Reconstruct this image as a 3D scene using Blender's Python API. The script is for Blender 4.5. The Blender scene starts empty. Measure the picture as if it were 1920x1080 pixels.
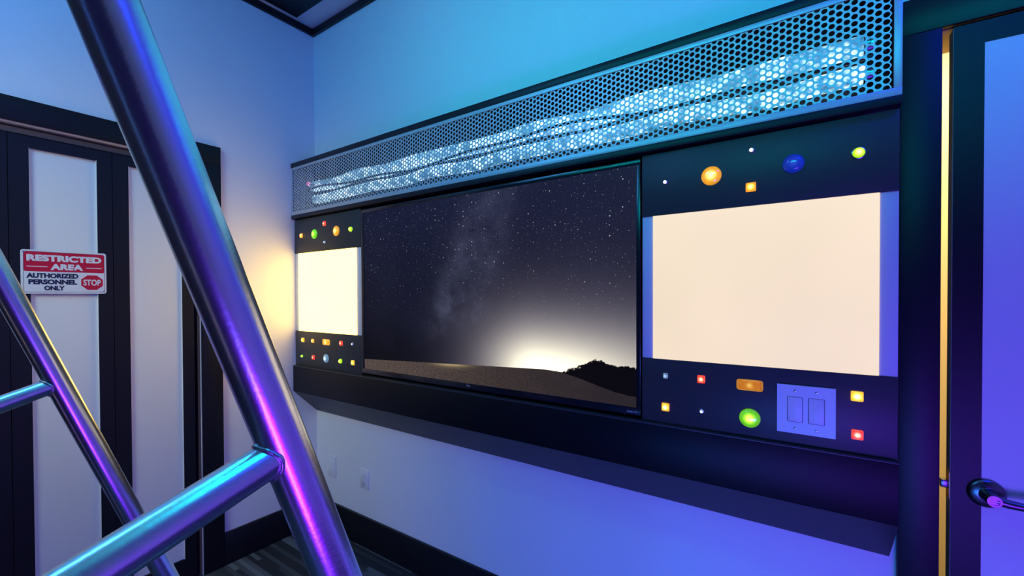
import bpy, bmesh, math, random
import numpy as np
from mathutils import Vector, Matrix

S = bpy.context.scene
COL = S.collection

# ------------------------------------------------------------------ camera
cam_d = bpy.data.cameras.new('camera')
cam = bpy.data.objects.new('camera', cam_d)
COL.objects.link(cam)
S.camera = cam
cam_d.sensor_fit = 'HORIZONTAL'
cam_d.sensor_width = 36.0
cam_d.lens = 813.706 / 1920 * 36.0
cam_d.shift_y = (562.97 - 540.0) / 1920
cam_d.clip_start = 0.02
YAW, PITCH, ROLL = 0.6004, -0.0111, -0.0038
F = Vector((-math.sin(YAW) * math.cos(PITCH), math.cos(YAW) * math.cos(PITCH), math.sin(PITCH)))
R = Vector((math.cos(YAW), math.sin(YAW), 0)); U = R.cross(F)
R2 = R * math.cos(ROLL) + U * math.sin(ROLL); U2 = U * math.cos(ROLL) - R * math.sin(ROLL)
cam.matrix_world = Matrix.Translation((2.4474, -1.4869, 1.3626)) @ Matrix((R2, U2, -F)).transposed().to_4x4()

# ------------------------------------------------------------------ world, exposure
w = bpy.data.worlds.new('world'); S.world = w; w.use_nodes = True
w.node_tree.nodes['Background'].inputs[0].default_value = (0.02, 0.03, 0.08, 1)
w.node_tree.nodes['Background'].inputs[1].default_value = 0.2
S.view_settings.view_transform = 'Standard'
S.view_settings.look = 'None'
S.view_settings.exposure = 0.0
S.view_settings.gamma = 1.0
S.view_settings.use_curve_mapping = False

# ------------------------------------------------------------------ large lamps of the room (LED strips), plus an added warm fill
def area(name, loc, target, sx, sy, power, color, spread=math.pi):
    d = bpy.data.lights.new(name, 'AREA'); d.shape = 'RECTANGLE'
    d.size, d.size_y, d.energy, d.color, d.spread = sx, sy, power, color, spread
    o = bpy.data.objects.new(name, d); COL.objects.link(o)
    o.location = loc
    o.rotation_euler = (Vector(target) - Vector(loc)).to_track_quat('-Z', 'Y').to_euler()
    return o
area('cyan_wall_washer', (2.0, -2.3, 2.6), (1.8, 0.0, 2.35), 1.6, 0.1, 3.1, (0.0, 0.90, 1.0), spread=1.0)
area('cyan_spot_bar', (3.0, -1.7, 2.3), (2.95, 0.0, 2.25), 0.6, 0.1, 0.9, (0.0, 0.55, 1.0), spread=0.9)
area('cyan_ceiling_strip', (2.0, -1.30, 2.92), (2.0, -1.30, 0.0), 1.8, 0.16, 5.0, (0.0, 0.72, 1.0), spread=1.2)
area('azure_led_strip', (0.9, -2.1, 2.88), (0.0, -0.9, 2.0), 1.2, 0.05, 17.5, (0.06, 0.40, 1.0))
area('blue_led_strip', (3.4, -0.9, 2.9), (2.9, 0.0, 1.2), 0.8, 0.05, 11.0, (0.0, 0.03, 1.0))
area('violet_led_panel', (3.30, -1.90, 0.35), (2.75, 0.0, 0.55), 1.0, 0.55, 21.0, (0.175, 0.0, 1.0))
area('violet_led_strip', (3.10, -1.98, 0.45), (2.6, 0.0, 0.6), 0.07, 0.7, 6.0, (0.13, 0.10, 1.0))
area('blue_floor_strip', (2.55, -2.2, 0.30), (2.05, 0.0, 0.45), 0.8, 0.08, 3.6, (0.01, 0.22, 1.0), spread=1.3)
area('warm_door_fill', (0.9, -2.5, 2.2), (0.0, -0.85, 1.1), 0.8, 0.5, 4.0, (0.85, 0.95, 0.48), spread=1.3)  # added out-of-view fill to warm the closet doors, not a fixture of the room

# ------------------------------------------------------------------ node helpers
class V:
    """a value socket with arithmetic"""
    def __init__(s, nt, sock): s.nt, s.k = nt, sock
    def m(s, op, *a, clamp=False):
        n = s.nt.nodes.new('ShaderNodeMath'); n.operation = op; n.use_clamp = clamp
        for i, x in enumerate((s,) + a):
            if isinstance(x, V): s.nt.links.new(x.k, n.inputs[i])
            else: n.inputs[i].default_value = x
        return V(s.nt, n.outputs[0])
    def __add__(s, o): return s.m('ADD', o)
    __radd__ = __add__
    def __sub__(s, o): return s.m('SUBTRACT', o)
    def __rsub__(s, o): return s.m('MULTIPLY', -1.0).m('ADD', o)
    def __mul__(s, o): return s.m('MULTIPLY', o)
    __rmul__ = __mul__
    def __truediv__(s, o): return s.m('DIVIDE', o)
    def pow(s, o): return s.m('POWER', o)
    def exp(s): return s.m('EXPONENT')
    def abs(s): return s.m('ABSOLUTE')
    def gt(s, o): return s.m('GREATER_THAN', o)
    def lt(s, o): return s.m('LESS_THAN', o)
    def floor(s): return s.m('FLOOR')
    def sat(s): return s.m('MULTIPLY', 1.0, clamp=True)
    def sstep(s, a, b):
        n = s.nt.nodes.new('ShaderNodeMapRange'); n.interpolation_type = 'SMOOTHSTEP'
        s.nt.links.new(s.k, n.inputs['Value'])
        n.inputs['From Min'].default_value = a; n.inputs['From Max'].default_value = b
        return V(s.nt, n.outputs['Result'])
def comb(nt, x, y, z=0.0):
    n = nt.nodes.new('ShaderNodeCombineXYZ')
    for i, a in enumerate((x, y, z)):
        if isinstance(a, V): nt.links.new(a.k, n.inputs[i])
        else: n.inputs[i].default_value = a
    return n.outputs[0]
def mixc(nt, f, a, b):
    n = nt.nodes.new('ShaderNodeMix'); n.data_type = 'RGBA'
    for idx, x in ((0, f), (6, a), (7, b)):
        if isinstance(x, V): nt.links.new(x.k, n.inputs[idx])
        elif isinstance(x, bpy.types.NodeSocket): nt.links.new(x, n.inputs[idx])
        elif idx == 0: n.inputs[0].default_value = x
        else: n.inputs[idx].default_value = (*x, 1)
    return n.outputs[2]
def noise(nt, vec, scale, detail=3.0, rough=0.55):
    n = nt.nodes.new('ShaderNodeTexNoise')
    nt.links.new(vec, n.inputs['Vector'])
    n.inputs['Scale'].default_value = scale; n.inputs['Detail'].default_value = detail
    n.inputs['Roughness'].default_value = rough
    return V(nt, n.outputs['Fac'])
def coords(nt, kind='Object'):
    n = nt.nodes.new('ShaderNodeTexCoord'); sp = nt.nodes.new('ShaderNodeSeparateXYZ')
    nt.links.new(n.outputs[kind], sp.inputs[0])
    return n.outputs[kind], V(nt, sp.outputs[0]), V(nt, sp.outputs[1]), V(nt, sp.outputs[2])

def mat(name, col, rough=0.5, metal=0.0, bump=0.0, bscale=60.0, vary=0.0, spec=0.5, coat=0.0):
    m = bpy.data.materials.new(name); m.use_nodes = True
    nt = m.node_tree; b = nt.nodes['Principled BSDF']
    b.inputs['Base Color'].default_value = (*col, 1)
    b.inputs['Roughness'].default_value = rough; b.inputs['Metallic'].default_value = metal
    b.inputs['Specular IOR Level'].default_value = spec
    b.inputs['Coat Weight'].default_value = coat
    vec = coords(nt)[0]
    if vary:
        nz = noise(nt, vec, 2.5, 4)
        c = mixc(nt, nz, tuple(x * (1 - vary) for x in col), tuple(min(1, x * (1 + vary)) for x in col))
        nt.links.new(c, b.inputs['Base Color'])
    if bump:
        nz = noise(nt, vec, bscale, 3)
        bp = nt.nodes.new('ShaderNodeBump'); bp.inputs['Strength'].default_value = bump
        bp.inputs['Distance'].default_value = 0.003
        nt.links.new(nz.k, bp.inputs['Height']); nt.links.new(bp.outputs[0], b.inputs['Normal'])
    return m

def emit_mat(name, col, strength):
    m = bpy.data.materials.new(name); m.use_nodes = True
    b = m.node_tree.nodes['Principled BSDF']
    b.inputs['Base Color'].default_value = (*[min(1, c * 0.8) for c in col], 1)
    b.inputs['Roughness'].default_value = 0.4
    b.inputs['Emission Color'].default_value = (*col, 1)
    b.inputs['Emission Strength'].default_value = strength
    return m

M = {}
M['wall'] = mat('white_wall_paint', (0.80, 0.80, 0.80), 0.75, bump=0.25, bscale=90, vary=0.02)
M['ceiling'] = mat('white_ceiling_paint', (0.78, 0.78, 0.78), 0.8, bump=0.2, bscale=70, vary=0.02)
M['navy_wall'] = mat('dark_navy_wall_paint', (0.03, 0.03, 0.045), 0.7, bump=0.2, vary=0.03)
M['black'] = mat('black_trim_paint', (0.010, 0.010, 0.013), 0.42, bump=0.06, bscale=40, vary=0.1, spec=0.28)
M['panel'] = mat('charcoal_panel_paint', (0.042, 0.042, 0.043), 0.42, bump=0.05, bscale=120, vary=0.06, spec=0.35)
M['shelf'] = mat('black_shelf_paint', (0.006, 0.006, 0.007), 0.45, bump=0.06, bscale=80, vary=0.08, spec=0.2)
M['dark_inside'] = mat('dark_housing_interior', (0.012, 0.014, 0.02), 0.7, bump=0.05, vary=0.1)
M['grille'] = mat('white_powder_coated_steel', (0.52, 0.53, 0.55), 0.40, 0.30, bump=0.03, bscale=200, vary=0.02)
M['strip'] = mat('white_satin_board', (0.66, 0.67, 0.68), 0.5, bump=0.05, vary=0.02)
M['door_panel'] = mat('white_door_panel', (0.74, 0.74, 0.74), 0.55, bump=0.06, bscale=50, vary=0.02)
M['plastic'] = mat('white_plastic', (0.80, 0.80, 0.80), 0.35, vary=0.01)
M['plastic_dark'] = mat('dark_plastic', (0.015, 0.015, 0.018), 0.4, vary=0.05)
M['tv'] = mat('glossy_black_plastic', (0.012, 0.012, 0.014), 0.22, vary=0.05)
M['logo'] = mat('silver_print', (0.55, 0.55, 0.56), 0.4, 0.2, vary=0.02)
M['pipe'] = mat('brushed_steel_pipe', (0.80, 0.80, 0.80), 0.26, 1.0, bump=0.04, bscale=260, vary=0.03)
M['weld'] = mat('weld_bead_steel', (0.55, 0.55, 0.56), 0.38, 1.0, bump=0.5, bscale=110, vary=0.1)
M['handle'] = mat('polished_gunmetal', (0.20, 0.21, 0.23), 0.28, 1.0, vary=0.04)
M['brass'] = mat('dull_brass', (0.55, 0.40, 0.18), 0.35, 1.0, vary=0.08)
M['pine'] = mat('raw_pine', (0.80, 0.58, 0.28), 0.6, bump=0.1, bscale=30, vary=0.12)
M['hall'] = mat('pale_yellow_hall_paint', (0.85, 0.70, 0.40), 0.7, bump=0.1, vary=0.03)
M['edge'] = mat('grey_door_edge', (0.30, 0.31, 0.32), 0.5, vary=0.05)
M['track'] = mat('brown_track', (0.12, 0.08, 0.07), 0.5, 0.0, vary=0.1)
M['sign_white'] = mat('white_sign_enamel', (0.72, 0.73, 0.75), 0.3, vary=0.01)
M['sign_red'] = mat('red_sign_enamel', (0.55, 0.012, 0.03), 0.3, vary=0.03)
M['sign_navy'] = mat('dark_navy_print', (0.012, 0.015, 0.035), 0.4, vary=0.02)
M['screw'] = mat('steel_screw', (0.5, 0.5, 0.5), 0.3, 1.0, vary=0.05)
M['collar'] = mat('chrome_collar', (0.35, 0.36, 0.38), 0.25, 1.0, vary=0.03)

def carpet_mat():
    m = bpy.data.materials.new('striped_dark_carpet'); m.use_nodes = True
    nt = m.node_tree; b = nt.nodes['Principled BSDF']
    vec, x, y, z = coords(nt)
    yi = (y * 48.0).floor()
    wn = nt.nodes.new('ShaderNodeTexWhiteNoise'); wn.noise_dimensions = '1D'
    nt.links.new(yi.k, wn.inputs['W']); r = V(nt, wn.outputs['Value'])
    xi = (x * 2.2 + r * 7.0).floor()
    wn2 = nt.nodes.new('ShaderNodeTexWhiteNoise'); wn2.noise_dimensions = '2D'
    nt.links.new(comb(nt, xi, yi), wn2.inputs['Vector']); k = V(nt, wn2.outputs['Value'])
    fz = noise(nt, vec, 400, 2)
    c = mixc(nt, k.pow(2.6), (0.010, 0.011, 0.015), (0.16, 0.18, 0.21))
    c2 = mixc(nt, fz * 0.5, c, (0.02, 0.022, 0.03))
    nt.links.new(c2, b.inputs['Base Color']); b.inputs['Roughness'].default_value = 0.95
    bp = nt.nodes.new('ShaderNodeBump'); bp.inputs['Strength'].default_value = 0.5; bp.inputs['Distance'].default_value = 0.004
    nt.links.new(fz.k, bp.inputs['Height']); nt.links.new(bp.outputs[0], b.inputs['Normal'])
    return m
M['carpet'] = carpet_mat()

def diffuser_mat(name, col, strength):
    m = bpy.data.materials.new(name); m.use_nodes = True
    nt = m.node_tree; b = nt.nodes['Principled BSDF']
    b.inputs['Base Color'].default_value = (0.06, 0.055, 0.045, 1); b.inputs['Roughness'].default_value = 0.6
    nz = noise(nt, coords(nt)[0], 2.2, 2)
    nt.links.new((nz * 0.22 + 0.89).m('MULTIPLY', strength).k, b.inputs['Emission Strength'])
    b.inputs['Emission Color'].default_value = (*col, 1)
    return m
M['diff_right'] = diffuser_mat('warm_white_diffuser', (1.0, 0.82, 0.60), 0.92)
M['diff_left'] = diffuser_mat('bright_warm_diffuser', (1.0, 0.66, 0.125), 6.0)

def screen_mat():
    m = bpy.data.materials.new('screen_night_sky_picture'); m.use_nodes = True
    nt = m.node_tree; b = nt.nodes['Principled BSDF']
    _, u, v, _z = coords(nt, 'UV')
    uv = comb(nt, u * 1.78, v)
    # sky
    n1 = noise(nt, uv, 2.2, 3)
    sky = mixc(nt, (v * 1.1 - 0.12 + u * 0.25).sat(), (0.0022, 0.002, 0.0032), (0.0070, 0.0085, 0.030))
    sky = mixc(nt, (n1 - 0.35).sat() * 0.9, sky, (0.013, 0.014, 0.040))
    # milky way
    dist = (u - (v - 0.332) * 0.245 - 0.386)
    nm = noise(nt, uv, 7.0, 6, 0.65); nm2 = noise(nt, uv, 3.2, 4)
    band = (dist * dist * -260.0).exp() + (((dist - 0.11) * (dist - 0.11)) * -420.0).exp() * 0.55
    mw = band * (nm - 0.30).sat() * (nm2 * 1.6) * v.sstep(0.16, 0.42) * (1.25 - v * 0.55)
    sky = mixc(nt, (mw * 1.5).sat(), sky, (0.095, 0.105, 0.185))
    # stars
    def stars(scale, seed, amp):
        vo = nt.nodes.new('ShaderNodeTexVoronoi'); vo.voronoi_dimensions = '2D'; vo.feature = 'F1'
        nt.links.new(comb(nt, u * 1.78 + seed, v), vo.inputs['Vector']); vo.inputs['Scale'].default_value = scale
        sp = nt.nodes.new('ShaderNodeSeparateColor'); nt.links.new(vo.outputs['Color'], sp.inputs[0])
        rnd = V(nt, sp.outputs[0]); d = V(nt, vo.outputs['Distance'])
        return (1.0 - d / (rnd.pow(5.0) * 0.10 + 0.03)).sat() * rnd.pow(3.0) * amp
    st = (stars(60, 0.3, 0.8) + stars(110, 3.7, 0.5) + stars(34, 9.1, 1.0)) * v.sstep(0.2, 0.85) * (n1 * 1.3 + 0.1)
    # glow on the horizon
    du = u - 0.735; dv = v - 0.09
    side = du.gt(0.0)
    sig = side * 0.19 + 0.135
    rr = ((du / sig) * (du / sig) + (dv / 0.185) * (dv / 0.185)).m('SQRT')
    g = (rr.pow(1.45) * -1.0).exp()
    g2 = (rr * -0.70).exp() * 0.20 * u.sstep(0.05, 0.70)
    glow_col = mixc(nt, (g * 1.5).sat(), (0.36, 0.32, 0.42), (1.0, 0.93, 0.72))
    add = nt.nodes.new('ShaderNodeVectorMath'); add.operation = 'SCALE'
    nt.links.new(glow_col, add.inputs[0]); nt.links.new((g * 1.55 + g2).k, add.inputs['Scale'])
    ad2 = nt.nodes.new('ShaderNodeVectorMath'); ad2.operation = 'ADD'
    nt.links.new(sky, ad2.inputs[0]); nt.links.new(add.outputs[0], ad2.inputs[1])
    ad3 = nt.nodes.new('ShaderNodeVectorMath'); ad3.operation = 'ADD'
    nt.links.new(ad2.outputs[0], ad3.inputs[0]); nt.links.new(comb(nt, st, st, st * 1.1), ad3.inputs[1])
    skyc = ad3.outputs[0]
    # ground
    hz = (u * 0.076 + 0.061).m('MINIMUM', 0.1935 - u * 0.1)
    gn = noise(nt, comb(nt, u * 1.78, v * 3.0), 55, 4, 0.7); gn2 = noise(nt, comb(nt, u * 1.78, v * 2.2), 5, 3)
    gr = mixc(nt, (gn - 0.25).sat() * (1.5 - u * 1.0), (0.018, 0.014, 0.013), (0.21, 0.15, 0.125))
    gr = mixc(nt, ((u - 0.30) * 1.6).sat() * (gn2 * 0.5 + 0.6), gr, (0.022, 0.017, 0.020))
    lit = ((v - hz + 0.005).abs() * -130.0).exp() * (((u - 0.42) * (u - 0.42)) * -260.0).exp()
    gr = mixc(nt, lit.sat() * 0.75, gr, (0.6, 0.45, 0.22))
    isg = (v - hz).lt(0.0)
    c = mixc(nt, isg, skyc, gr)
    # bushes
    bn = noise(nt, uv, 24, 6, 0.8)
    bump = (((u - 0.895) * (u - 0.895)) * -900.0).exp() * 0.030
    top = 0.112 + u.sstep(0.77, 0.94) * 0.052 + bump + (bn - 0.5) * 0.085
    low = hz - u.sstep(0.78, 0.99) * 0.050 - (bn - 0.5) * 0.012
    bush = (v - top).lt(0.0) * (v - low).gt(0.0) * u.gt(0.782)
    c = mixc(nt, bush, c, (0.003, 0.0025, 0.002))
    nt.links.new(c, b.inputs['Emission Color']); b.inputs['Emission Strength'].default_value = 1.0
    b.inputs['Base Color'].default_value = (0.004, 0.004, 0.005, 1)
    b.inputs['Roughness'].default_value = 0.22; b.inputs['Specular IOR Level'].default_value = 0.08
    return m
M['screen'] = screen_mat()

def lens_mat(name, col, core, radius, base=0.35, peak=3.0):
    m = bpy.data.materials.new(name); m.use_nodes = True
    nt = m.node_tree; b = nt.nodes['Principled BSDF']
    vec, x, y, z = coords(nt)
    r2 = (x * x + z * z) * (1.0 / (radius * radius))
    k = (r2 * -5.0).exp()
    vo = nt.nodes.new('ShaderNodeTexVoronoi'); nt.links.new(vec, vo.inputs['Vector']); vo.inputs['Scale'].default_value = 260
    fac = V(nt, vo.outputs['Distance'])
    c = mixc(nt, k.sat(), col, core)
    nt.links.new(c, b.inputs['Emission Color'])
    nt.links.new((k * (peak * 1.5) + base * 1.15 * (fac * 0.5 + 0.75)).k, b.inputs['Emission Strength'])
    b.inputs['Base Color'].default_value = (*[x * 0.7 for x in col], 1)
    b.inputs['Roughness'].default_value = 0.15; b.inputs['Coat Weight'].default_value = 0.5
    return m

# ------------------------------------------------------------------ mesh helpers (world coordinates; parts follow their thing)
def link(name, me, m, parent=None):
    o = bpy.data.objects.new(name, me); COL.objects.link(o)
    if m is not None: me.materials.append(m)
    if parent is not None:
        o.parent = parent
        o.location = -Vector(parent['base']) if 'base' in parent else (0, 0, 0)
    return o
def finish(bm, name, m, parent=None, smooth=False):
    me = bpy.data.meshes.new(name); bmesh.ops.recalc_face_normals(bm, faces=bm.faces); bm.to_mesh(me); bm.free()
    if smooth:
        for p in me.polygons: p.use_smooth = True
        me.set_sharp_from_angle(angle=math.radians(40))
    return link(name, me, m, parent)
def bx(bm, x0, x1, y0, y1, z0, z1, bev=0.0, seg=2):
    r = bmesh.ops.create_cube(bm, size=1.0)
    vs = r['verts']
    for v in vs:
        v.co = Vector(((x0 + x1) / 2 + v.co.x * (x1 - x0), (y0 + y1) / 2 + v.co.y * (y1 - y0), (z0 + z1) / 2 + v.co.z * (z1 - z0)))
    if bev:
        es = list({e for v in vs for e in v.link_edges})
        bmesh.ops.bevel(bm, geom=es, offset=bev, segments=seg, affect='EDGES', profile=0.5)
def box(name, dims, m, parent=None, bev=0.0, seg=2):
    bm = bmesh.new(); bx(bm, *dims, bev=bev, seg=seg)
    return finish(bm, name, m, parent, smooth=bev > 0)
def boxes(name, lst, m, parent=None, bev=0.0):
    bm = bmesh.new()
    for d in lst: bx(bm, *d, bev=bev)
    return finish(bm, name, m, parent, smooth=bev > 0)
def tube_bm(bm, p0, p1, r, seg=40, caps=True, r1=None):
    p0, p1 = Vector(p0), Vector(p1); d = (p1 - p0); L = d.length
    r_ = bmesh.ops.create_cone(bm, cap_ends=caps, segments=seg, radius1=r, radius2=r if r1 is None else r1, depth=L)
    q = d.to_track_quat('Z', 'Y').to_matrix().to_4x4()
    bmesh.ops.transform(bm, verts=r_['verts'], matrix=Matrix.Translation((p0 + p1) / 2) @ q)
def tube(name, p0, p1, r, m, parent=None, seg=40):
    bm = bmesh.new(); tube_bm(bm, p0, p1, r, seg)
    return finish(bm, name, m, parent, smooth=True)
def lathe(name, prof, m, parent=None, seg=32, axis_to=(0, -1, 0), origin=(0, 0, 0)):
    """prof: (radius, height) pairs, height along axis_to"""
    q = Vector(axis_to).to_track_quat('Z', 'Y').to_matrix()
    verts, faces = [], []
    for (r, h) in prof:
        for i in range(seg):
            a = 2 * math.pi * i / seg
            verts.append(tuple(Vector(origin) + q @ Vector((r * math.cos(a), r * math.sin(a), h))))
    for j in range(len(prof) - 1):
        for i in range(seg):
            a, b_ = j * seg + i, j * seg + (i + 1) % seg
            faces.append((a, b_, b_ + seg, a + seg))
    faces.append(tuple(range((len(prof) - 1) * seg, len(prof) * seg)))
    faces.append(tuple(reversed(range(seg))))
    me = bpy.data.meshes.new(name); me.from_pydata(verts, [], faces); me.update()
    for p in me.polygons: p.use_smooth = True
    me.set_sharp_from_angle(angle=math.radians(35))
    return link(name, me, m, parent)
def prism_x(name, prof, x0, x1, m, parent=None):
    """profile in (y, z) swept along x"""
    n = len(prof)
    verts = [(x0, y, z) for y, z in prof] + [(x1, y, z) for y, z in prof]
    faces = [tuple(range(n)), tuple(reversed(range(n, 2 * n)))] + [(i, (i + 1) % n, n + (i + 1) % n, n + i) for i in range(n)]
    bm = bmesh.new(); vs = [bm.verts.new(v) for v in verts]
    for f in faces: bm.faces.new([vs[i] for i in f])
    return finish(bm, name, m, parent)
def sweep(name, pts, r, m, parent=None, seg=20, rz=None):
    """round bar through points"""
    pts = [Vector(p) for p in pts]; verts, faces = [], []
    for i, p in enumerate(pts):
        t = (pts[min(i + 1, len(pts) - 1)] - pts[max(i - 1, 0)]).normalized()
        q = t.to_track_quat('Z', 'Y').to_matrix()
        rr = r[i] if isinstance(r, (list, tuple)) else r
        for k in range(seg):
            a = 2 * math.pi * k / seg
            verts.append(tuple(p + q @ Vector((rr * math.cos(a), rr * math.sin(a), 0))))
    for j in range(len(pts) - 1):
        for i in range(seg):
            a, b_ = j * seg + i, j * seg + (i + 1) % seg
            faces.append((a, b_, b_ + seg, a + seg))
    faces += [tuple(reversed(range(seg))), tuple(range((len(pts) - 1) * seg, len(pts) * seg))]
    bm = bmesh.new(); vs = [bm.verts.new(v) for v in verts]
    for f in faces: bm.faces.new([vs[i] for i in f])
    return finish(bm, name, m, parent, smooth=True)

def tag(o, label=None, cat=None, group=None, kind=None):
    if label: o['label'] = label
    if cat: o['category'] = cat
    if group: o['group'] = group
    if kind: o['kind'] = kind
    return o
def thing(name, loc, label=None, cat=None, group=None, kind=None):
    o = bpy.data.objects.new(name, None); COL.objects.link(o); o.location = loc; o['base'] = tuple(loc)
    o.empty_display_size = 0.05
    return tag(o, label, cat, group, kind)
def text_mesh(body, bold=0.0):
    c = bpy.data.curves.new('lettering', 'FONT'); c.body = body; c.size = 1.0; c.offset = bold; c.extrude = 0.0
    c.align_x = 'LEFT'; c.resolution_u = 4
    o = bpy.data.objects.new('lettering', c); COL.objects.link(o)
    bpy.context.view_layer.update()
    dg = bpy.context.evaluated_depsgraph_get()
    me = bpy.data.meshes.new_from_object(o.evaluated_get(dg))
    bpy.data.objects.remove(o); bpy.data.curves.remove(c)
    co = np.array([v.co[:] for v in me.vertices])
    fs = [tuple(p.vertices) for p in me.polygons]
    bpy.data.meshes.remove(me)
    lo, hi = co.min(0), co.max(0)
    co = (co - lo) / np.maximum(hi - lo, 1e-6)
    return co[:, :2], fs
def lettering(name, body, fn, a0, a1, b0, b1, m, parent, bold=0.0, thick=None):
    """text filling the box a0..a1 (reading direction) x b0..b1 (up); fn(a, b) gives the point"""
    co, fs = text_mesh(body, bold)
    verts = [fn(a0 + x * (a1 - a0), b0 + y * (b1 - b0)) for x, y in co]
    me = bpy.data.meshes.new(name); me.from_pydata(verts, [], fs); me.update()
    return link(name, me, m, parent)

# ================================================================== ROOM SHELL
H = 2.944; XR = 4.1; YF = -2.70; DX0, DX1, DZ = 2.713, 3.50, 2.010      # door opening in the back wall
tag(box('floor', (-0.6, XR + 0.1, YF - 0.1, 1.3, -0.08, 0.0), M['carpet']), kind='structure')
tag(box('ceiling', (-0.15, XR + 0.1, YF - 0.1, 0.15, H, H + 0.1), M['ceiling']), kind='structure')
tag(boxes('wall_back', [(-0.15, DX0, 0.0, 0.13, 0.0, H), (DX0, DX1, 0.0, 0.13, DZ, H), (DX1, XR + 0.1, 0.0, 0.13, 0.0, H)], M['wall']), kind='structure')
CY0, CY1, CZ = -0.603, -1.787, 2.012      # closet opening in the left wall
tag(boxes('wall_left', [(-0.15, 0.0, CY0, 0.0, 0.0, H), (-0.15, 0.0, CY1, CY0, CZ, H), (-0.15, 0.0, CY1 - 0.115, CY1, 0.0, H)], M['wall']), kind='structure')
tag(box('wall_left_rear', (-0.15, 0.0, YF, CY1 - 0.116, 0.0, H), M['navy_wall']), kind='structure')
tag(box('wall_right', (XR, XR + 0.1, YF, 0.0, 0.0, H), M['wall']), kind='structure')
tag(box('wall_front', (-0.15, XR + 0.1, YF - 0.1, YF, 0.0, H), M['navy_wall']), kind='structure')
tag(box('wall_closet', (-0.60, -0.55, CY1 - 0.1, CY0 + 0.1, 0.0, CZ + 0.1), M['dark_inside']), kind='structure')
# lit hallway behind the door that stands ajar
tag(boxes('wall_hallway', [(2.3, 4.1, 1.15, 1.25, 0.0, 2.6), (2.2, 2.3, 0.13, 1.25, 0.0, 2.6), (4.1, 4.2, 0.13, 1.25, 0.0, 2.6), (2.2, 4.2, 0.13, 1.25, 2.6, 2.7)], M['hall']), kind='structure')
area('hallway_lamp', (2.95, 0.6, 2.45), (2.95, 0.9, 0.0), 0.5, 0.5, 20.0, (1.0, 0.82, 0.52))
# cornice trim, black, along the top of both walls
tag(box('trim_1', (0.0, XR, -0.018, 0.0, 2.9068, H), M['black'], bev=0.002), kind='structure')
tag(box('trim_2', (0.0, 0.018, YF, -0.018, 2.9068, H), M['black'], bev=0.002), kind='structure')
tag(box('baseboard_back', (0.0, 2.634, -0.016, 0.0, 0.0, 0.1648), M['black'], bev=0.003), kind='structure')
tag(box('baseboard_left', (0.0, 0.016, -0.511, -0.016, 0.0, 0.1648), M['black'], bev=0.003), kind='structure')
# ceiling square
t = tag(box('ceiling_panel', (0.049, 0.75, -0.98, -0.131, H - 0.006, H), M['black'], bev=0.001),
        'flat black square panel on the white ceiling above the room corner', 'panel')

# ================================================================== CLOSET BIFOLD DOOR (left wall)
tag(box('trim_3', (0.0, 0.018, -1.90, -0.511, 2.018, 2.1065), M['black'], bev=0.002), kind='structure')
tag(box('trim_4', (0.0, 0.018, -0.600, -0.511, 0.0, 2.018), M['black'], bev=0.002), kind='structure')
d1 = thing('door_1', (0.0, -1.2, 0.0), kind='structure')
box('track', (-0.045, -0.012, CY1, CY0, 1.980, 2.002), M['track'], d1, bev=0.002)
box('jamb', (-0.12, -0.002, -0.612, -0.603, 0.0, 2.012), M['track'], d1)
edges = [-0.626, -0.919, -1.2115, -1.503, -1.785]
for i in range(4):
    ya, yb = edges[i] - 0.001, edges[i + 1] + 0.001           # ya right, yb left (seen from the room)
    pa, pb = edges[i] - 0.0485, edges[i + 1] + 0.0535
    z0, z1, pz0, pz1 = 0.012, 1.974, 0.112, 1.931
    lf = boxes('leaf', [(-0.034, 0.0, yb, pb, z0, z1), (-0.034, 0.0, pa, ya, z0, z1), (-0.034, 0.0, pb, pa, pz1, z1), (-0.034, 0.0, pb, pa, z0, pz0)], M['black'], d1)
    pn = box('panel', (-0.028, -0.010, pb - 0.001, pa + 0.001, pz0 - 0.001, pz1 + 0.001), M['door_panel'])
    pn.parent = lf
    rv = boxes('reveal', [(-0.010, -0.0005, pa - 0.0012, pa, pz0, pz1), (-0.010, -0.0005, pb, pb + 0.0012, pz0, pz1)], M['door_panel'])
    rv.parent = lf

# ================================================================== RIGHT DOOR (back wall), slightly ajar
tag(box('trim_5', (2.636, 2.713, -0.020, 0.0, 0.0, 2.010), M['black'], bev=0.002), kind='structure')
tag(box('trim_6', (2.636, 3.59, -0.020, 0.0, 2.010, 2.0985), M['black'], bev=0.002), kind='structure')
tag(box('trim_7', (3.51, 3.59, -0.020, 0.0, 0.0, 2.010), M['black'], bev=0.002), kind='structure')
jb = tag(boxes('trim_8', [(2.701, 2.713, 0.0, 0.14, 0.0, 2.01), (2.713, 3.50, 0.0, 0.14, 2.0085, 2.020), (3.50, 3.512, 0.0, 0.14, 0.0, 2.01)], M['pine']), kind='structure')
d2 = thing('door_2', (3.497, 0.008, 0.0), kind='structure'); d2['base'] = (0, 0, 0)
d2.rotation_euler = (0, 0, math.radians(1.9))
W = 0.764                                  # leaf runs to local x = -W
def dl(x): return x
leaf = boxes('leaf', [(-W, -W + 0.052, 0.0, 0.035, 0.012, 2.003), (-0.052, 0.0, 0.0, 0.035, 0.012, 2.003),
                      (-W + 0.052, -0.052, 0.0, 0.035, 1.952, 2.003), (-W + 0.052, -0.052, 0.0, 0.035, 0.012, 0.14)], M['black'], d2)
box('panel', (-W + 0.051, -0.051, 0.0012, 0.030, 0.139, 1.953), M['door_panel'], leaf)
box('edge_strip', (-W - 0.001, -W, 0.002, 0.034, 0.012, 2.001), M['edge'], d2)
bolt = box('latch_bolt', (-W - 0.016, -W, 0.010, 0.024, 0.885, 0.905), M['handle'], d2, bev=0.002)
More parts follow.
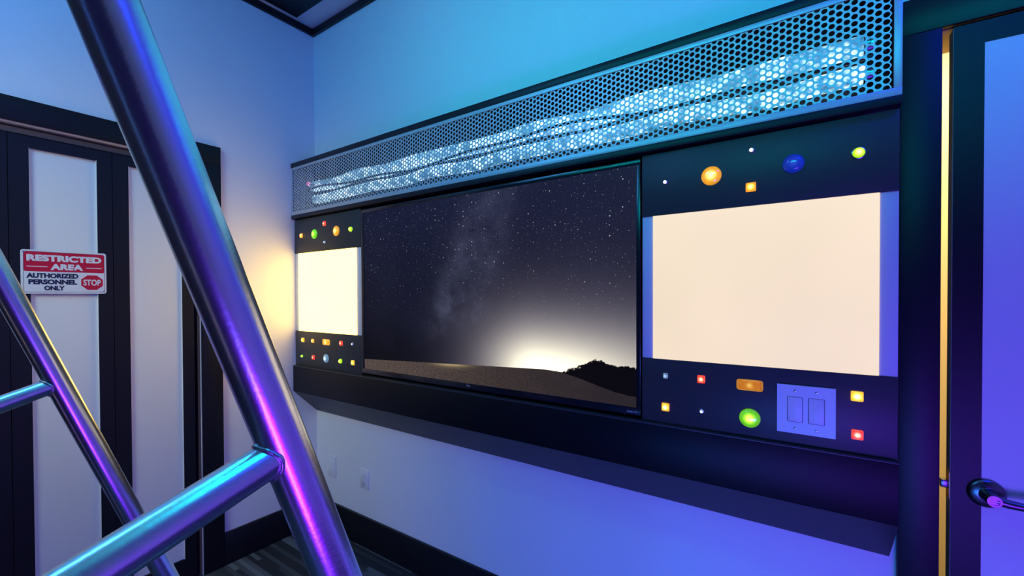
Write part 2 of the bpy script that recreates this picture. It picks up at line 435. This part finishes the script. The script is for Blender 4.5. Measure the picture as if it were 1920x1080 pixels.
box('latch_plate', (-W - 0.002, -W - 0.001, 0.005, 0.031, 0.862, 0.925), M['brass'], d2)
hx, hz = -W + 0.060, 0.892
hd = lathe('handle', [(0.0335, 0.0), (0.0335, 0.003), (0.032, 0.006), (0.026, 0.0095), (0.016, 0.011), (0.0150, 0.012), (0.0140, 0.036), (0.0140, 0.050), (0.0125, 0.052), (0.0092, 0.052), (0.0092, 0.0505), (0.0068, 0.0505)], M['handle'], d2, seg=40, origin=(hx, 0, hz))
lev = [(hx + 0.004, -0.040, hz), (hx + 0.025, -0.042, hz - 0.0035), (hx + 0.05, -0.0425, hz - 0.005), (hx + 0.08, -0.042, hz - 0.001), (hx + 0.105, -0.039, hz + 0.004), (hx + 0.118, -0.034, hz + 0.006)]
sweep('lever', lev, [0.0110, 0.0100, 0.0090, 0.0088, 0.0085, 0.0075], M['handle'], hd)
lathe('rosette_screw', [(0.0035, 0.0), (0.0035, 0.0012), (0.002, 0.0014)], M['plastic_dark'], hd, seg=12, origin=(hx + 0.004, -0.0085, hz + 0.021))
sp = tag(box('strike_plate', (2.7132, 2.7142, 0.006, 0.036, 0.855, 0.930), M['brass']), 'small brass strike plate on the jamb beside the door latch', 'strike plate')

# ================================================================== LIGHT VALANCE WITH PERFORATED COVER
XE = 2.6237
val = thing('light_valance', (1.31, -0.07, 1.8036), 'long white perforated metal light cover with black edges above the television', 'light cover')
box('top_board', (0.001, XE, -0.147, -0.001, 2.0936, 2.1195), M['black'], val, bev=0.0015)
box('bottom_board', (0.001, XE, -0.147, -0.001, 1.8036, 1.8240), M['black'], val, bev=0.0015)
box('end_board', (XE - 0.012, XE, -0.138, -0.001, 1.8242, 2.0934), M['black'], val)
box('back_board', (0.001, XE - 0.013, -0.012, -0.001, 1.8242, 2.0934), M['dark_inside'], val)
# frame strips
box('frame_strip', (0.001, XE, -0.1450, -0.1415, 1.8242, 1.8425), M['grille'], val, bev=0.0006)
box('frame_strip', (0.001, XE, -0.1450, -0.1415, 2.0795, 2.0934), M['grille'], val, bev=0.0006)
box('frame_strip', (0.001, 0.014, -0.1450, -0.1415, 1.8426, 2.0794), M['grille'], val, bev=0.0006)
box('frame_strip', (2.6085, XE, -0.1450, -0.1415, 1.8426, 2.0794), M['grille'], val, bev=0.0006)
def perforated():
    a = 0.0172; cx = a * 0.8660; rh = a * 0.385; ro = a / math.sqrt(3)
    x_lo, x_hi, z_lo, z_hi = 0.010, 2.615, 1.8380, 2.0840
    yf, yb = -0.1415, -0.1400
    ang = np.radians(np.arange(12) * 30.0)
    rad = np.where(np.arange(12) % 2 == 0, ro, a / 2)
    ox, oz = rad * np.cos(ang), rad * np.sin(ang); ix, iz = rh * np.cos(ang), rh * np.sin(ang)
    vs, fs = [], []
    c = 0; x = x_lo + cx * 0.6
    while x < x_hi - cx * 0.5:
        z = z_lo + (a / 2 if c % 2 else 0.0)
        while z <= z_hi:
            n = len(vs)
            px, pz = np.clip(x + ox, x_lo, x_hi), np.clip(z + oz, z_lo - 0.004, z_hi + 0.004)
            for k in range(12): vs.append((px[k], yf, pz[k]))
            for k in range(12): vs.append((x + ix[k], yf, z + iz[k]))
            for k in range(12): vs.append((x + ix[k], yb, z + iz[k]))
            for k in range(12):
                k2 = (k + 1) % 12
                fs.append((n + k, n + k2, n + 12 + k2, n + 12 + k))
                fs.append((n + 12 + k, n + 12 + k2, n + 24 + k2, n + 24 + k))
            z += a
        c += 1; x += cx
    me = bpy.data.meshes.new('perforated_sheet'); me.from_pydata(vs, [], fs); me.update()
    return link('perforated_sheet', me, M['grille'], val)
perforated()
# LED tubes inside
def tube_light_mat():
    m = bpy.data.materials.new('cool_led_tube'); m.use_nodes = True
    nt = m.node_tree; b = nt.nodes['Principled BSDF']
    vec, x, y, z = coords(nt)
    nz = noise(nt, vec, 26, 4, 0.7)
    k = nz.sstep(0.38, 0.62)
    nt.links.new(mixc(nt, k, (0.08, 0.42, 0.62), (0.70, 0.93, 1.0)), b.inputs['Emission Color'])
    nt.links.new((k * 1.3 + 0.30).k, b.inputs['Emission Strength'])
    b.inputs['Base Color'].default_value = (0.7, 0.72, 0.74, 1); b.inputs['Roughness'].default_value = 0.25
    return m
M['tube'] = tube_light_mat()
for nm, zc, rr, lab in (('led_tube', 1.986, 0.029, 'glowing cool white LED tube behind the perforated cover, upper one'),
                        ('led_tube', 1.914, 0.024, 'glowing cool white LED tube behind the perforated cover, lower one')):
    tb = thing(nm, (1.33, -0.07, zc), lab, 'LED tube', 'LED tubes behind the perforated cover')
    # softly wavy tube
    pts = [(0.115 + (2.56 - 0.115) * i / 60.0, -0.070 + 0.006 * math.sin(i * 0.7 + zc * 40), zc + 0.004 * math.sin(i * 0.5 + zc * 90)) for i in range(61)]
    sweep('glass_tube', pts, rr, M['tube'], tb, seg=20)
    for xx in (0.105, 2.57): tube('end_cap', (xx - 0.012, -0.07, zc), (xx + 0.012, -0.07, zc), rr * 1.05, M['collar'], tb, seg=20)
    for xx in (0.35, 1.33, 2.3): box('bracket', (xx - 0.01, xx + 0.01, -0.060, -0.010, zc - 0.006, zc + 0.006), M['collar'], tb)
cb = [(0.09 + (2.585 - 0.09) * i / 50.0, -0.108 + 0.006 * math.sin(i * 0.33), 1.951 + 0.013 * math.sin(i * 0.23 + 1.0) + 0.006 * math.sin(i * 0.61)) for i in range(51)]
cb = [(0.09, -0.020, 1.95)] + cb + [(2.585, -0.020, 1.95)]
tag(sweep('cable', cb, 0.0055, M['plastic_dark'], seg=10), 'dark cable sagging between the LED tubes behind the perforated cover', 'cable')
pk = thing('pilot_light', (0.155, -0.128, 1.985), 'tiny pink pilot light behind the left end of the perforated cover', 'pilot light')
lathe('lens', [(0.012, 0.0), (0.012, 0.004), (0.009, 0.008), (0.004, 0.010)], emit_mat('pink_led', (1.0, 0.25, 0.55), 1.4), pk, seg=16, origin=(0.155, -0.128, 1.985))
tube('stem', (0.155, -0.012, 1.985), (0.155, -0.128, 1.985), 0.004, M['collar'], pk, seg=10)

# ================================================================== CONTROL PANELS AND SHELF
PF, PB = -0.128, -0.112
def control_panel(x0, x1, dx0, dx1, label, lp_label, dm, z_lo=0.9675):
    cp = thing('control_panel', ((x0 + x1) / 2, -0.11, z_lo), label, 'control panel', 'control panels beside the television')
    box('upper_plate', (x0, x1, PF, PB, 1.6070, 1.7985), M['panel'], cp, bev=0.0008)
    box('lower_plate', (x0, x1, PF, PB, z_lo, 1.1650), M['panel'], cp, bev=0.0008)
    box('side_strip', (x0, dx0 - 0.0006, -0.124, PB, 1.1652, 1.6068), M['strip'], cp, bev=0.0006)
    box('side_strip', (dx1 + 0.0006, x1, -0.124, PB, 1.1652, 1.6068), M['strip'], cp, bev=0.0006)
    lp = thing('lightbox', ((dx0 + dx1) / 2, -0.12, 1.1655), lp_label, 'lightbox', 'backlit panels beside the television')
    box('diffuser', (dx0, dx1, -0.1268, -0.118, 1.1654, 1.6066), dm, lp, bev=0.001)
    box('backing', (dx0, dx1, -0.1178, -0.09, 1.1654, 1.6066), M['strip'], lp)
control_panel(0.002, 0.606, 0.0355, 0.566, 'charcoal control panel left of the television with coloured indicator lights',
              'bright warm white backlit panel left of the television beside the corner', M['diff_left'])
control_panel(2.0135, 2.6215, 2.0468, 2.5866, 'charcoal control panel right of the television with indicator lights and wall switches',
              'large warm white backlit panel right of the television above the wall switches', M['diff_right'])
sh = thing('console_shelf', (1.31, -0.07, 0.6767), 'black console shelf with sloping underside running below the television and control panels', 'shelf')
box('front_board', (0.001, 2.622, -0.144, -0.126, 0.8184, 0.9620), M['shelf'], sh, bev=0.0012)
box('top_board', (0.001, 2.622, -0.1445, -0.001, 0.9622, 0.9668), M['panel'], sh, bev=0.0008)
prism_x('sloping_board', [(-0.1435, 0.8180), (-0.001, 0.6767), (-0.001, 0.6980), (-0.1255, 0.8180)], 0.001, 2.622, M['panel'], sh)
box('rear_board', (0.607, 2.0125, -0.030, -0.001, 0.9675, 1.8030), M['dark_inside'], sh)

# ================================================================== TELEVISION
TX0, TX1, TZ0, TZ1 = 0.611, 2.0085, 0.9795, 1.7905
sx0, sx1, sz0, sz1 = 0.632, 1.995, 1.004, 1.7735
tv = thing('television', (1.31, -0.1, TZ0), 'large flat television showing a starry night sky over a sandy road', 'television')
box('housing', (TX0 + 0.004, TX1 - 0.004, -0.1235, -0.034, TZ0 + 0.004, TZ1 - 0.004), M['tv'], tv, bev=0.003)
for nm, dm in (('bezel', (TX0, TX1, -0.1300, -0.1238, TZ0, sz0)), ('bezel', (TX0, TX1, -0.1300, -0.1238, sz1, TZ1)),
               ('bezel', (TX0, sx0, -0.1300, -0.1238, sz0, sz1)), ('bezel', (sx1, TX1, -0.1300, -0.1238, sz0, sz1))):
    bz = box(nm, dm, M['tv'], tv, bev=0.001)
    if dm[5] == sz0: chin = bz
me = bpy.data.meshes.new('screen')
me.from_pydata([(sx0, -0.1282, sz0), (sx1, -0.1282, sz0), (sx1, -0.1282, sz1), (sx0, -0.1282, sz1)], [], [(0, 1, 2, 3)])
uvl = me.uv_layers.new(name='UVMap')
for i, c in enumerate(((0, 0), (1, 0), (1, 1), (0, 1))): uvl.data[i].uv = c
link('screen', me, M['screen'], tv)
tag(lettering('logo', 'TCL', lambda a, b: (a, -0.1302, b), 1.290, 1.312, 0.9905, 0.9975, M['logo'], chin, bold=0.02), 'small silver maker letters')
tag(lettering('logo', 'Roku TV', lambda a, b: (a, -0.1302, b), 1.966, 1.999, 0.9870, 0.9925, M['logo'], chin, bold=0.02), 'small silver platform letters')
bm = bmesh.new()
for i in range(24):
    a0, a1 = 2 * math.pi * i / 24, 2 * math.pi * (i + 1) / 24
    ps = [(1.955 + r_ * math.cos(a), -0.1302, 0.983 + r_ * math.sin(a)) for a in (a0, a1) for r_ in (0.0052, 0.0066)]
    vs = [bm.verts.new(p) for p in ps]; bm.faces.new((vs[0], vs[1], vs[3], vs[2]))
finish(bm, 'sensor_ring', M['collar'], chin)

# ================================================================== INDICATOR LIGHTS
COLS = {  # lens colour, core colour
    'amber': ((1.0, 0.38, 0.01), (1.0, 0.80, 0.25)), 'orange': ((1.0, 0.30, 0.012), (1.0, 0.62, 0.12)),
    'yellow': ((1.0, 0.52, 0.01), (1.0, 0.85, 0.30)), 'red': ((1.0, 0.02, 0.015), (1.0, 0.35, 0.20)),
    'green': ((0.16, 0.80, 0.015), (0.75, 1.0, 0.10)), 'lime': ((0.42, 0.90, 0.01), (0.85, 1.0, 0.15)),
    'blue': ((0.02, 0.08, 0.60), (0.10, 0.22, 0.9)), 'white': ((0.55, 0.62, 0.75), (1.0, 1.0, 1.0)),
    'clear': ((0.16, 0.32, 0.42), (0.65, 0.90, 1.0)), 'paleblue': ((0.10, 0.16, 0.45), (0.75, 0.85, 1.0))}
_lm = {}
def lmat(c, r, base, peak):
    k = (c, r, base, peak)
    if k not in _lm: _lm[k] = lens_mat(c + '_lens', *COLS[c], r, base, peak)
    return _lm[k]
def rrect(w, h, r, n=5):
    out = []
    for cx_, cz_, a0 in ((w - r, h - r, 0), (-w + r, h - r, 90), (-w + r, -h + r, 180), (w - r, -h + r, 270)):
        for i in range(n + 1):
            a = math.radians(a0 + 90.0 * i / n); out.append((cx_ + r * math.cos(a), cz_ + r * math.sin(a)))
    return out
def slab(name, w, h, r, y0, y1, m, parent, origin, chamf=0.0, hole=None):
    """rounded slab facing -y; optional hole makes a frame"""
    bm = bmesh.new()
    o1 = rrect(w, h, r)
    rings = [[(x, y0, z) for x, z in o1], [(x, y1 + chamf, z) for x, z in o1]]
    if chamf: rings.append([(x, y1, z) for x, z in rrect(w - chamf, h - chamf, max(r - chamf, 0.0004))])
    if hole:
        o2 = rrect(hole[0], hole[1], max(r * 0.6, 0.0003))
        rings.append([(x, y1, z) for x, z in o2]); rings.append([(x, y0, z) for x, z in o2])
    vr = [[bm.verts.new(p) for p in rg] for rg in rings]
    n = len(o1)
    for a, b_ in zip(vr[:-1], vr[1:]):
        for i in range(n): bm.faces.new((a[i], a[(i + 1) % n], b_[(i + 1) % n], b_[i]))
    if not hole: bm.faces.new(vr[-1])
    o = finish(bm, name, m, parent, smooth=True)
    return o
def light(kind, x, z, col, label, size=None, base=0.45, peak=2.5):
    t = thing('indicator_light', (x, PF, z), label, 'indicator light', 'indicator lights on the control panels')
    t['base'] = (0, 0, 0)
    if kind == 'round':
        r = size or 0.0265
        lathe('bezel', [(r, 0.0), (r, 0.003), (r * 0.97, 0.0045), (r * 0.93, 0.0045), (r * 0.93, 0.002)], lmat(col, r * 2, base * 0.6, 0.0), t, seg=36)
        lathe('lens', [(r * 0.925, 0.001), (r * 0.92, 0.0042), (r * 0.8, 0.0075), (r * 0.5, 0.0102), (r * 0.18, 0.0112)], lmat(col, r, base, peak), t, seg=12 if col == 'blue' else 32)
    elif kind in ('square', 'rect'):
        w_, h_ = size or (0.0125, 0.0125)
        slab('bezel', w_, h_, 0.003 if kind == 'square' else 0.007, 0.0, -0.003, lmat(col, max(w_, h_) * 2, base * 0.8, 0.0), t, None, 0.0008, (w_ * 0.84, h_ * 0.80))
        slab('lens', w_ * 0.82, h_ * 0.78, 0.002 if kind == 'square' else 0.005, 0.0, -0.007, lmat(col, h_ * 1.1, base, peak), t, None, 0.0025)
    elif kind == 'dome':
        r = size or 0.0105
        lathe('collar', [(r * 1.18, 0.0), (r * 1.18, 0.0018), (r * 1.02, 0.003)], M['collar'], t, seg=24)
        lathe('lens', [(r, 0.0), (r, 0.004), (r * 0.93, 0.008), (r * 0.72, 0.0115), (r * 0.4, 0.0138), (r * 0.1, 0.0145)], lmat(col, r * 1.1, base, peak), t, seg=24)
    elif kind == 'led':
        r = size or 0.0052
        lathe('collar', [(r * 1.45, 0.0), (r * 1.45, 0.0015), (r * 1.1, 0.0028)], M['collar'], t, seg=20)
        lathe('lens', [(r, 0.0), (r, 0.005), (r * 0.85, 0.0078), (r * 0.5, 0.0096), (r * 0.12, 0.0102)], lmat(col, r * 1.6, base, peak), t, seg=20)
    return t
R_ = 'right control panel'; L_ = 'left control panel'
light('led', 2.0847, 1.7053, 'white', 'tiny white LED nearest the television in the upper row, right panel', base=0.5, peak=2.2)
light('round', 2.2142, 1.7042, 'amber', 'large round amber light above the right backlit panel', 0.027, base=0.62, peak=1.4)
light('led', 2.3154, 1.7583, 'white', 'tiny white LED highest above the right backlit panel', base=0.5, peak=2.2)
light('square', 2.3143, 1.6577, 'orange', 'small square orange light just above the middle of the right backlit panel', base=0.9, peak=4)
light('round', 2.4123, 1.7046, 'blue', 'large faceted round blue light above the right backlit panel', 0.0248, base=0.10, peak=0.1)
light('dome', 2.5462, 1.7076, 'lime', 'glowing lime green dome light at the upper right corner of the console', 0.0125, base=0.7, peak=4)
light('square', 2.0856, 1.1151, 'clear', 'small dull clear square light below the right backlit panel, unlit', (0.0072, 0.0085), base=0.35, peak=0.4)
light('square', 2.1876, 1.1153, 'red', 'small square red light below the left half of the right backlit panel', (0.0105, 0.0115), base=0.9, peak=3)
light('rect', 2.3125, 1.1120, 'orange', 'orange rectangular light left of the white wall switches', (0.0325, 0.0152), base=0.42, peak=0.25)
light('square', 2.0856, 1.0193, 'amber', 'small square amber light by the lower right corner of the television', (0.0115, 0.0125), base=0.9, peak=4)
light('led', 2.1892, 1.0215, 'paleblue', 'tiny pale blue LED low on the right panel between amber and green lights', base=0.5, peak=1.6)
light('round', 2.3129, 1.0212, 'green', 'large round green light left of the white wall switches', 0.0262, base=0.42, peak=1.6)
light('square', 2.5455, 1.1112, 'yellow', 'small square yellow light right of the white wall switches', base=0.9, peak=4)
light('square', 2.5464, 1.0164, 'red', 'small square red light right of the white wall switches', (0.0118, 0.0122), base=0.9, peak=3)
light('square', 0.0735, 1.7055, 'amber', 'small square amber light at the upper left corner of the left panel', (0.0125, 0.0125), base=0.9, peak=3)
light('round', 0.2042, 1.7036, 'green', 'large round green light above the left backlit panel', 0.0265, base=0.55, peak=1.2)
light('square', 0.2985, 1.7525, 'red', 'small square red light highest on the left panel', base=0.9, peak=3)
light('round', 0.4056, 1.7036, 'amber', 'large round amber light above the left backlit panel', 0.0265, base=0.62, peak=1.2)
light('dome', 0.5324, 1.7007, 'lime', 'lime green dome light near the upper left corner of the television', 0.0125, base=0.8, peak=3)
light('led', 0.3042, 1.6524, 'paleblue', 'tiny pale blue LED just above the left backlit panel', 0.006, base=0.4, peak=1.6)
light('square', 0.0805, 1.1150, 'yellow', 'small square yellow light just below the lower left corner of the left backlit panel', (0.0135, 0.0125), base=0.9, peak=2)
light('square', 0.1795, 1.1154, 'amber', 'small square amber light second from the left below the left backlit panel', (0.0115, 0.0105), base=0.9, peak=3)
light('rect', 0.3061, 1.1153, 'amber', 'amber rectangular light in the middle below the left backlit panel', (0.0325, 0.0155), base=0.8, peak=1.5)
light('square', 0.4393, 1.1174, 'red', 'small square red light right of the amber rectangle on the left panel', base=0.9, peak=3)
light('led', 0.5381, 1.1192, 'paleblue', 'tiny pale blue LED by the lower left part of the television', 0.006, base=0.4, peak=1.8)
light('led', 0.0740, 1.0228, 'green', 'small green LED in the lower left corner of the left panel', 0.0075, base=0.6, peak=2)
light('square', 0.1833, 1.0239, 'red', 'small square red light in the bottom row of the left panel', (0.0118, 0.0118), base=0.8, peak=2)
light('round', 0.3048, 1.0276, 'clear', 'round clear light in the middle of the bottom row of the left panel', 0.0235, base=0.45, peak=0.9)
light('dome', 0.4381, 1.0242, 'lime', 'lime green dome light in the bottom row of the left panel', 0.0120, base=0.8, peak=3)
light('square', 0.5369, 1.0242, 'yellow', 'small square yellow light nearest the television in the bottom row, left panel', base=0.9, peak=2)

# ================================================================== SWITCHES AND OUTLETS
sw = thing('wall_switch', (2.4405, PF, 1.0), 'white two-gang wall switch plate with two rocker switches on the right panel', 'light switch')
X0, X1, Z0, Z1 = 2.3775, 2.5035, 0.9985, 1.1245
k0, k1, m0, m1 = 2.4005, 2.4350, 2.4462, 2.4812; zr0, zr1 = 1.0285, 1.0950
yA, yB = -0.1345, PF - 0.0002
swp = boxes('cover_plate', [(X0, k0, yA, yB, Z0, Z1), (k1, m0, yA, yB, Z0, Z1), (m1, X1, yA, yB, Z0, Z1),
                      (k0, k1, yA, yB, Z0, zr0), (k0, k1, yA, yB, zr1, Z1), (m0, m1, yA, yB, Z0, zr0), (m0, m1, yA, yB, zr1, Z1)], M['plastic'], sw)
for xa, xb, tilt in ((k0, k1, 0), (m0, m1, 1)):
    g = 0.0012
    bm = bmesh.new()
    bx(bm, xa + g, xb - g, yA - 0.0022, yB, zr0 + g, zr1 - g, bev=0.0006)
    if tilt:
        for v in bm.verts:
            if v.co.y < -0.133: v.co.y += 0.0042 * max(0.0, (v.co.z - (zr0 + zr1) / 2)) / 0.033
    finish(bm, 'rocker', M['plastic'], sw, smooth=True)
for xx in ((k0 + k1) / 2, (m0 + m1) / 2):
    for zz in (Z0 + 0.014, Z1 - 0.014):
        lathe('screw', [(0.0032, 0.0), (0.0032, 0.0005), (0.002, 0.0008)], M['screw'], swp, seg=14, origin=(xx, yA, zz))
def outlet_plate(x0, x1, z0, z1, name, label, cat, holes):
    o = thing(name, ((x0 + x1) / 2, 0, z0), label, cat)
    box('cover_plate', (x0, x1, -0.0065, -0.0005, z0, z1), M['plastic'], o, bev=0.0015)
    xc, zc = (x0 + x1) / 2, (z0 + z1) / 2
    if holes:
        slab_o = box('receptacle', (xc - 0.0165, xc + 0.0165, -0.0095, -0.0067, zc - 0.033, zc + 0.033), M['plastic'], o, bev=0.001)
        for s in (-1, 1):
            for dx in (-0.0065, 0.0065):
                box('slot', (xc + dx - 0.0012, xc + dx + 0.0012, -0.0100, -0.0096, zc + s * 0.019 - 0.001, zc + s * 0.019 + 0.007), M['plastic_dark'], slab_o)
            lathe('ground_hole', [(0.0026 if s > 0 else 0.0036, 0.0), (0.0026 if s > 0 else 0.0036, 0.0004)], M['plastic_dark'], slab_o, seg=12, origin=(xc, -0.0096, zc + s * 0.019 - 0.008))
    else:
        box('insert', (xc - 0.0165, xc + 0.0165, -0.0085, -0.0067, zc - 0.033, zc + 0.033), M['plastic'], o, bev=0.001)
outlet_plate(0.4205, 0.4895, 0.3145, 0.4200, 'power_outlet', 'white power outlet with dark slots low on the back wall', 'outlet', True)
outlet_plate(0.1225, 0.1935, 0.3110, 0.4315, 'blank_wall_plate', 'white blank wall plate low on the back wall near the corner', 'wall plate', False)

# ================================================================== SIGN ON THE CLOSET DOOR
sy0, sy1, sz_0, sz_1 = -1.1835, -0.9425, 1.3765, 1.5445       # left, right, bottom, top
sg = thing('warning_sign', (0.001, (sy0 + sy1) / 2, sz_0), 'red and white restricted area warning sign fixed across the closet door', 'sign')
def yz_slab(name, y0, y1, z0, z1, r, xa, xb, m):
    bm = bmesh.new(); pts = rrect((y1 - y0) / 2, (z1 - z0) / 2, r); yc, zc = (y0 + y1) / 2, (z0 + z1) / 2
    a = [bm.verts.new((xa, yc + p, zc + q_)) for p, q_ in pts]; b_ = [bm.verts.new((xb, yc + p, zc + q_)) for p, q_ in pts]
    n = len(pts)
    for i in range(n): bm.faces.new((a[i], a[(i + 1) % n], b_[(i + 1) % n], b_[i]))
    bm.faces.new(b_); bm.faces.new(list(reversed(a)))
    return finish(bm, name, m, sg)
SX = 0.0025
yz_slab('plate', sy0, sy1, sz_0, sz_1, 0.008, 0.0006, SX, M['sign_white'])
i0, i1 = sy0 + 0.008, sy1 - 0.007
yz_slab('outline', i0 - 0.0012, i1 + 0.0012, sz_0 + 0.0058, sz_1 - 0.0058, 0.007, SX, SX + 0.0002, M['sign_navy'])
yz_slab('white_field', i0, i1, sz_0 + 0.007, sz_1 - 0.0070, 0.006, SX + 0.0002, SX + 0.0004, M['sign_white'])
zmid = 1.4620
yz_slab('red_field', i0, i1, zmid, sz_1 - 0.0070, 0.0045, SX + 0.0004, SX + 0.0007, M['sign_red'])
f_ = lambda a, b: (SX + 0.0009, a, b)
Wd = sy1 - sy0
yy = lambda t: sy0 + t * Wd
tag(lettering('lettering', 'RESTRICTED', f_, yy(0.062), yy(0.938), 1.5015, 1.5270, M['sign_white'], sg, bold=0.06), 'white capitals reading RESTRICTED')
tag(lettering('lettering', 'AREA', f_, yy(0.322), yy(0.708), 1.4690, 1.4935, M['sign_white'], sg, bold=0.06), 'white capitals reading AREA')
for a, b in ((0.062, 0.290), (0.745, 0.938)):
    box('rule_line', (SX + 0.0007, SX + 0.0010, yy(a), yy(b), 1.4795, 1.4825), M['sign_white'], sg)
tag(lettering('lettering', 'AUTHORIZED', f_, yy(0.058), yy(0.648), 1.4365, 1.4560, M['sign_navy'], sg, bold=0.055), 'dark capitals reading AUTHORIZED')
tag(lettering('lettering', 'PERSONNEL', f_, yy(0.080), yy(0.632), 1.4125, 1.4320, M['sign_navy'], sg, bold=0.055), 'dark capitals reading PERSONNEL')
tag(lettering('lettering', 'ONLY', f_, yy(0.250), yy(0.485), 1.3890, 1.4075, M['sign_navy'], sg, bold=0.055), 'dark capitals reading ONLY')
bm = bmesh.new(); oc = (yy(0.817), 1.4220); ory, orz = 0.0355, 0.0325
vs = [bm.verts.new((SX + 0.0008, oc[0] + ory * math.cos(math.radians(22.5 + 45 * i)), oc[1] + orz * math.sin(math.radians(22.5 + 45 * i)))) for i in range(8)]
bm.faces.new(vs); finish(bm, 'stop_octagon', M['sign_red'], sg)
tag(lettering('lettering', 'STOP', lambda a, b: (SX + 0.0011, a, b), oc[0] - 0.0265, oc[0] + 0.0265, oc[1] - 0.0125, oc[1] + 0.0125, M['sign_white'], sg, bold=0.03), 'white capitals reading STOP')
for a, b in ((sy0 + 0.008, sz_1 - 0.008), (sy1 - 0.008, sz_0 + 0.008)):
    lathe('screw', [(0.0035, 0.0), (0.0035, 0.0012), (0.002, 0.0018)], M['screw'], sg, seg=14, axis_to=(1, 0, 0), origin=(SX, a, b))

# ================================================================== STEEL LADDER
ld = thing('loft_ladder', (1.66, -1.05, 0.0), 'steep brushed steel pipe ladder rails standing close to the camera', 'ladder')
u = Vector((-0.030, -0.325, 0.945)).normalized()
pe = Vector((0.0, -0.945, -0.325)).normalized()              # standoffs leave the rails square, away from the back wall
uA = Vector((-0.038, -0.319, 0.947)).normalized(); PA = Vector((2.063, -1.343, 1.396))
uB = Vector((-0.011, -0.335, 0.942)).normalized(); PB_ = Vector((1.200, -1.357, 1.395))
LS = 0.36
def at_z(P, d, z): return P + d * ((z - P.z) / d.z)
for P, d, zr in ((PA, uA, 1.2290), (PB_, uB, 1.1890)):
    rail = tube('handrail', at_z(P, d, 0.0), at_z(P, d, 2.25), 0.020, M['pipe'], ld, seg=64)
    j = at_z(P, d, zr)
    e = j + pe * LS
    tube('stringer', at_z(e, d, 0.0), at_z(e, d, 2.25), 0.020, M['pipe'], ld, seg=32)
    for dz in (0.0, -0.55, 0.55):
        jj = at_z(P, d, zr + dz)
        st = tube('standoff', jj, jj + pe * LS, 0.0158, M['pipe'], ld, seg=48)
        if dz == 0.0:
            # weld bead: wavy ring where the standoff meets the rail
            bmw = []
            side = pe.cross(d).normalized(); up = side.cross(pe).normalized()
            for i in range(49):
                a = 2 * math.pi * i / 48
                off = math.sqrt(max(0.0, 0.020 ** 2 - (0.0162 * math.cos(a)) ** 2))
                rr = 0.0163 + 0.0005 * math.sin(a * 9)
                bmw.append(jj + pe * (off + 0.0004) + side * (rr * math.cos(a)) + up * (rr * math.sin(a)))
            sweep('weld_bead', bmw, 0.0021, M['weld'], st, seg=10)
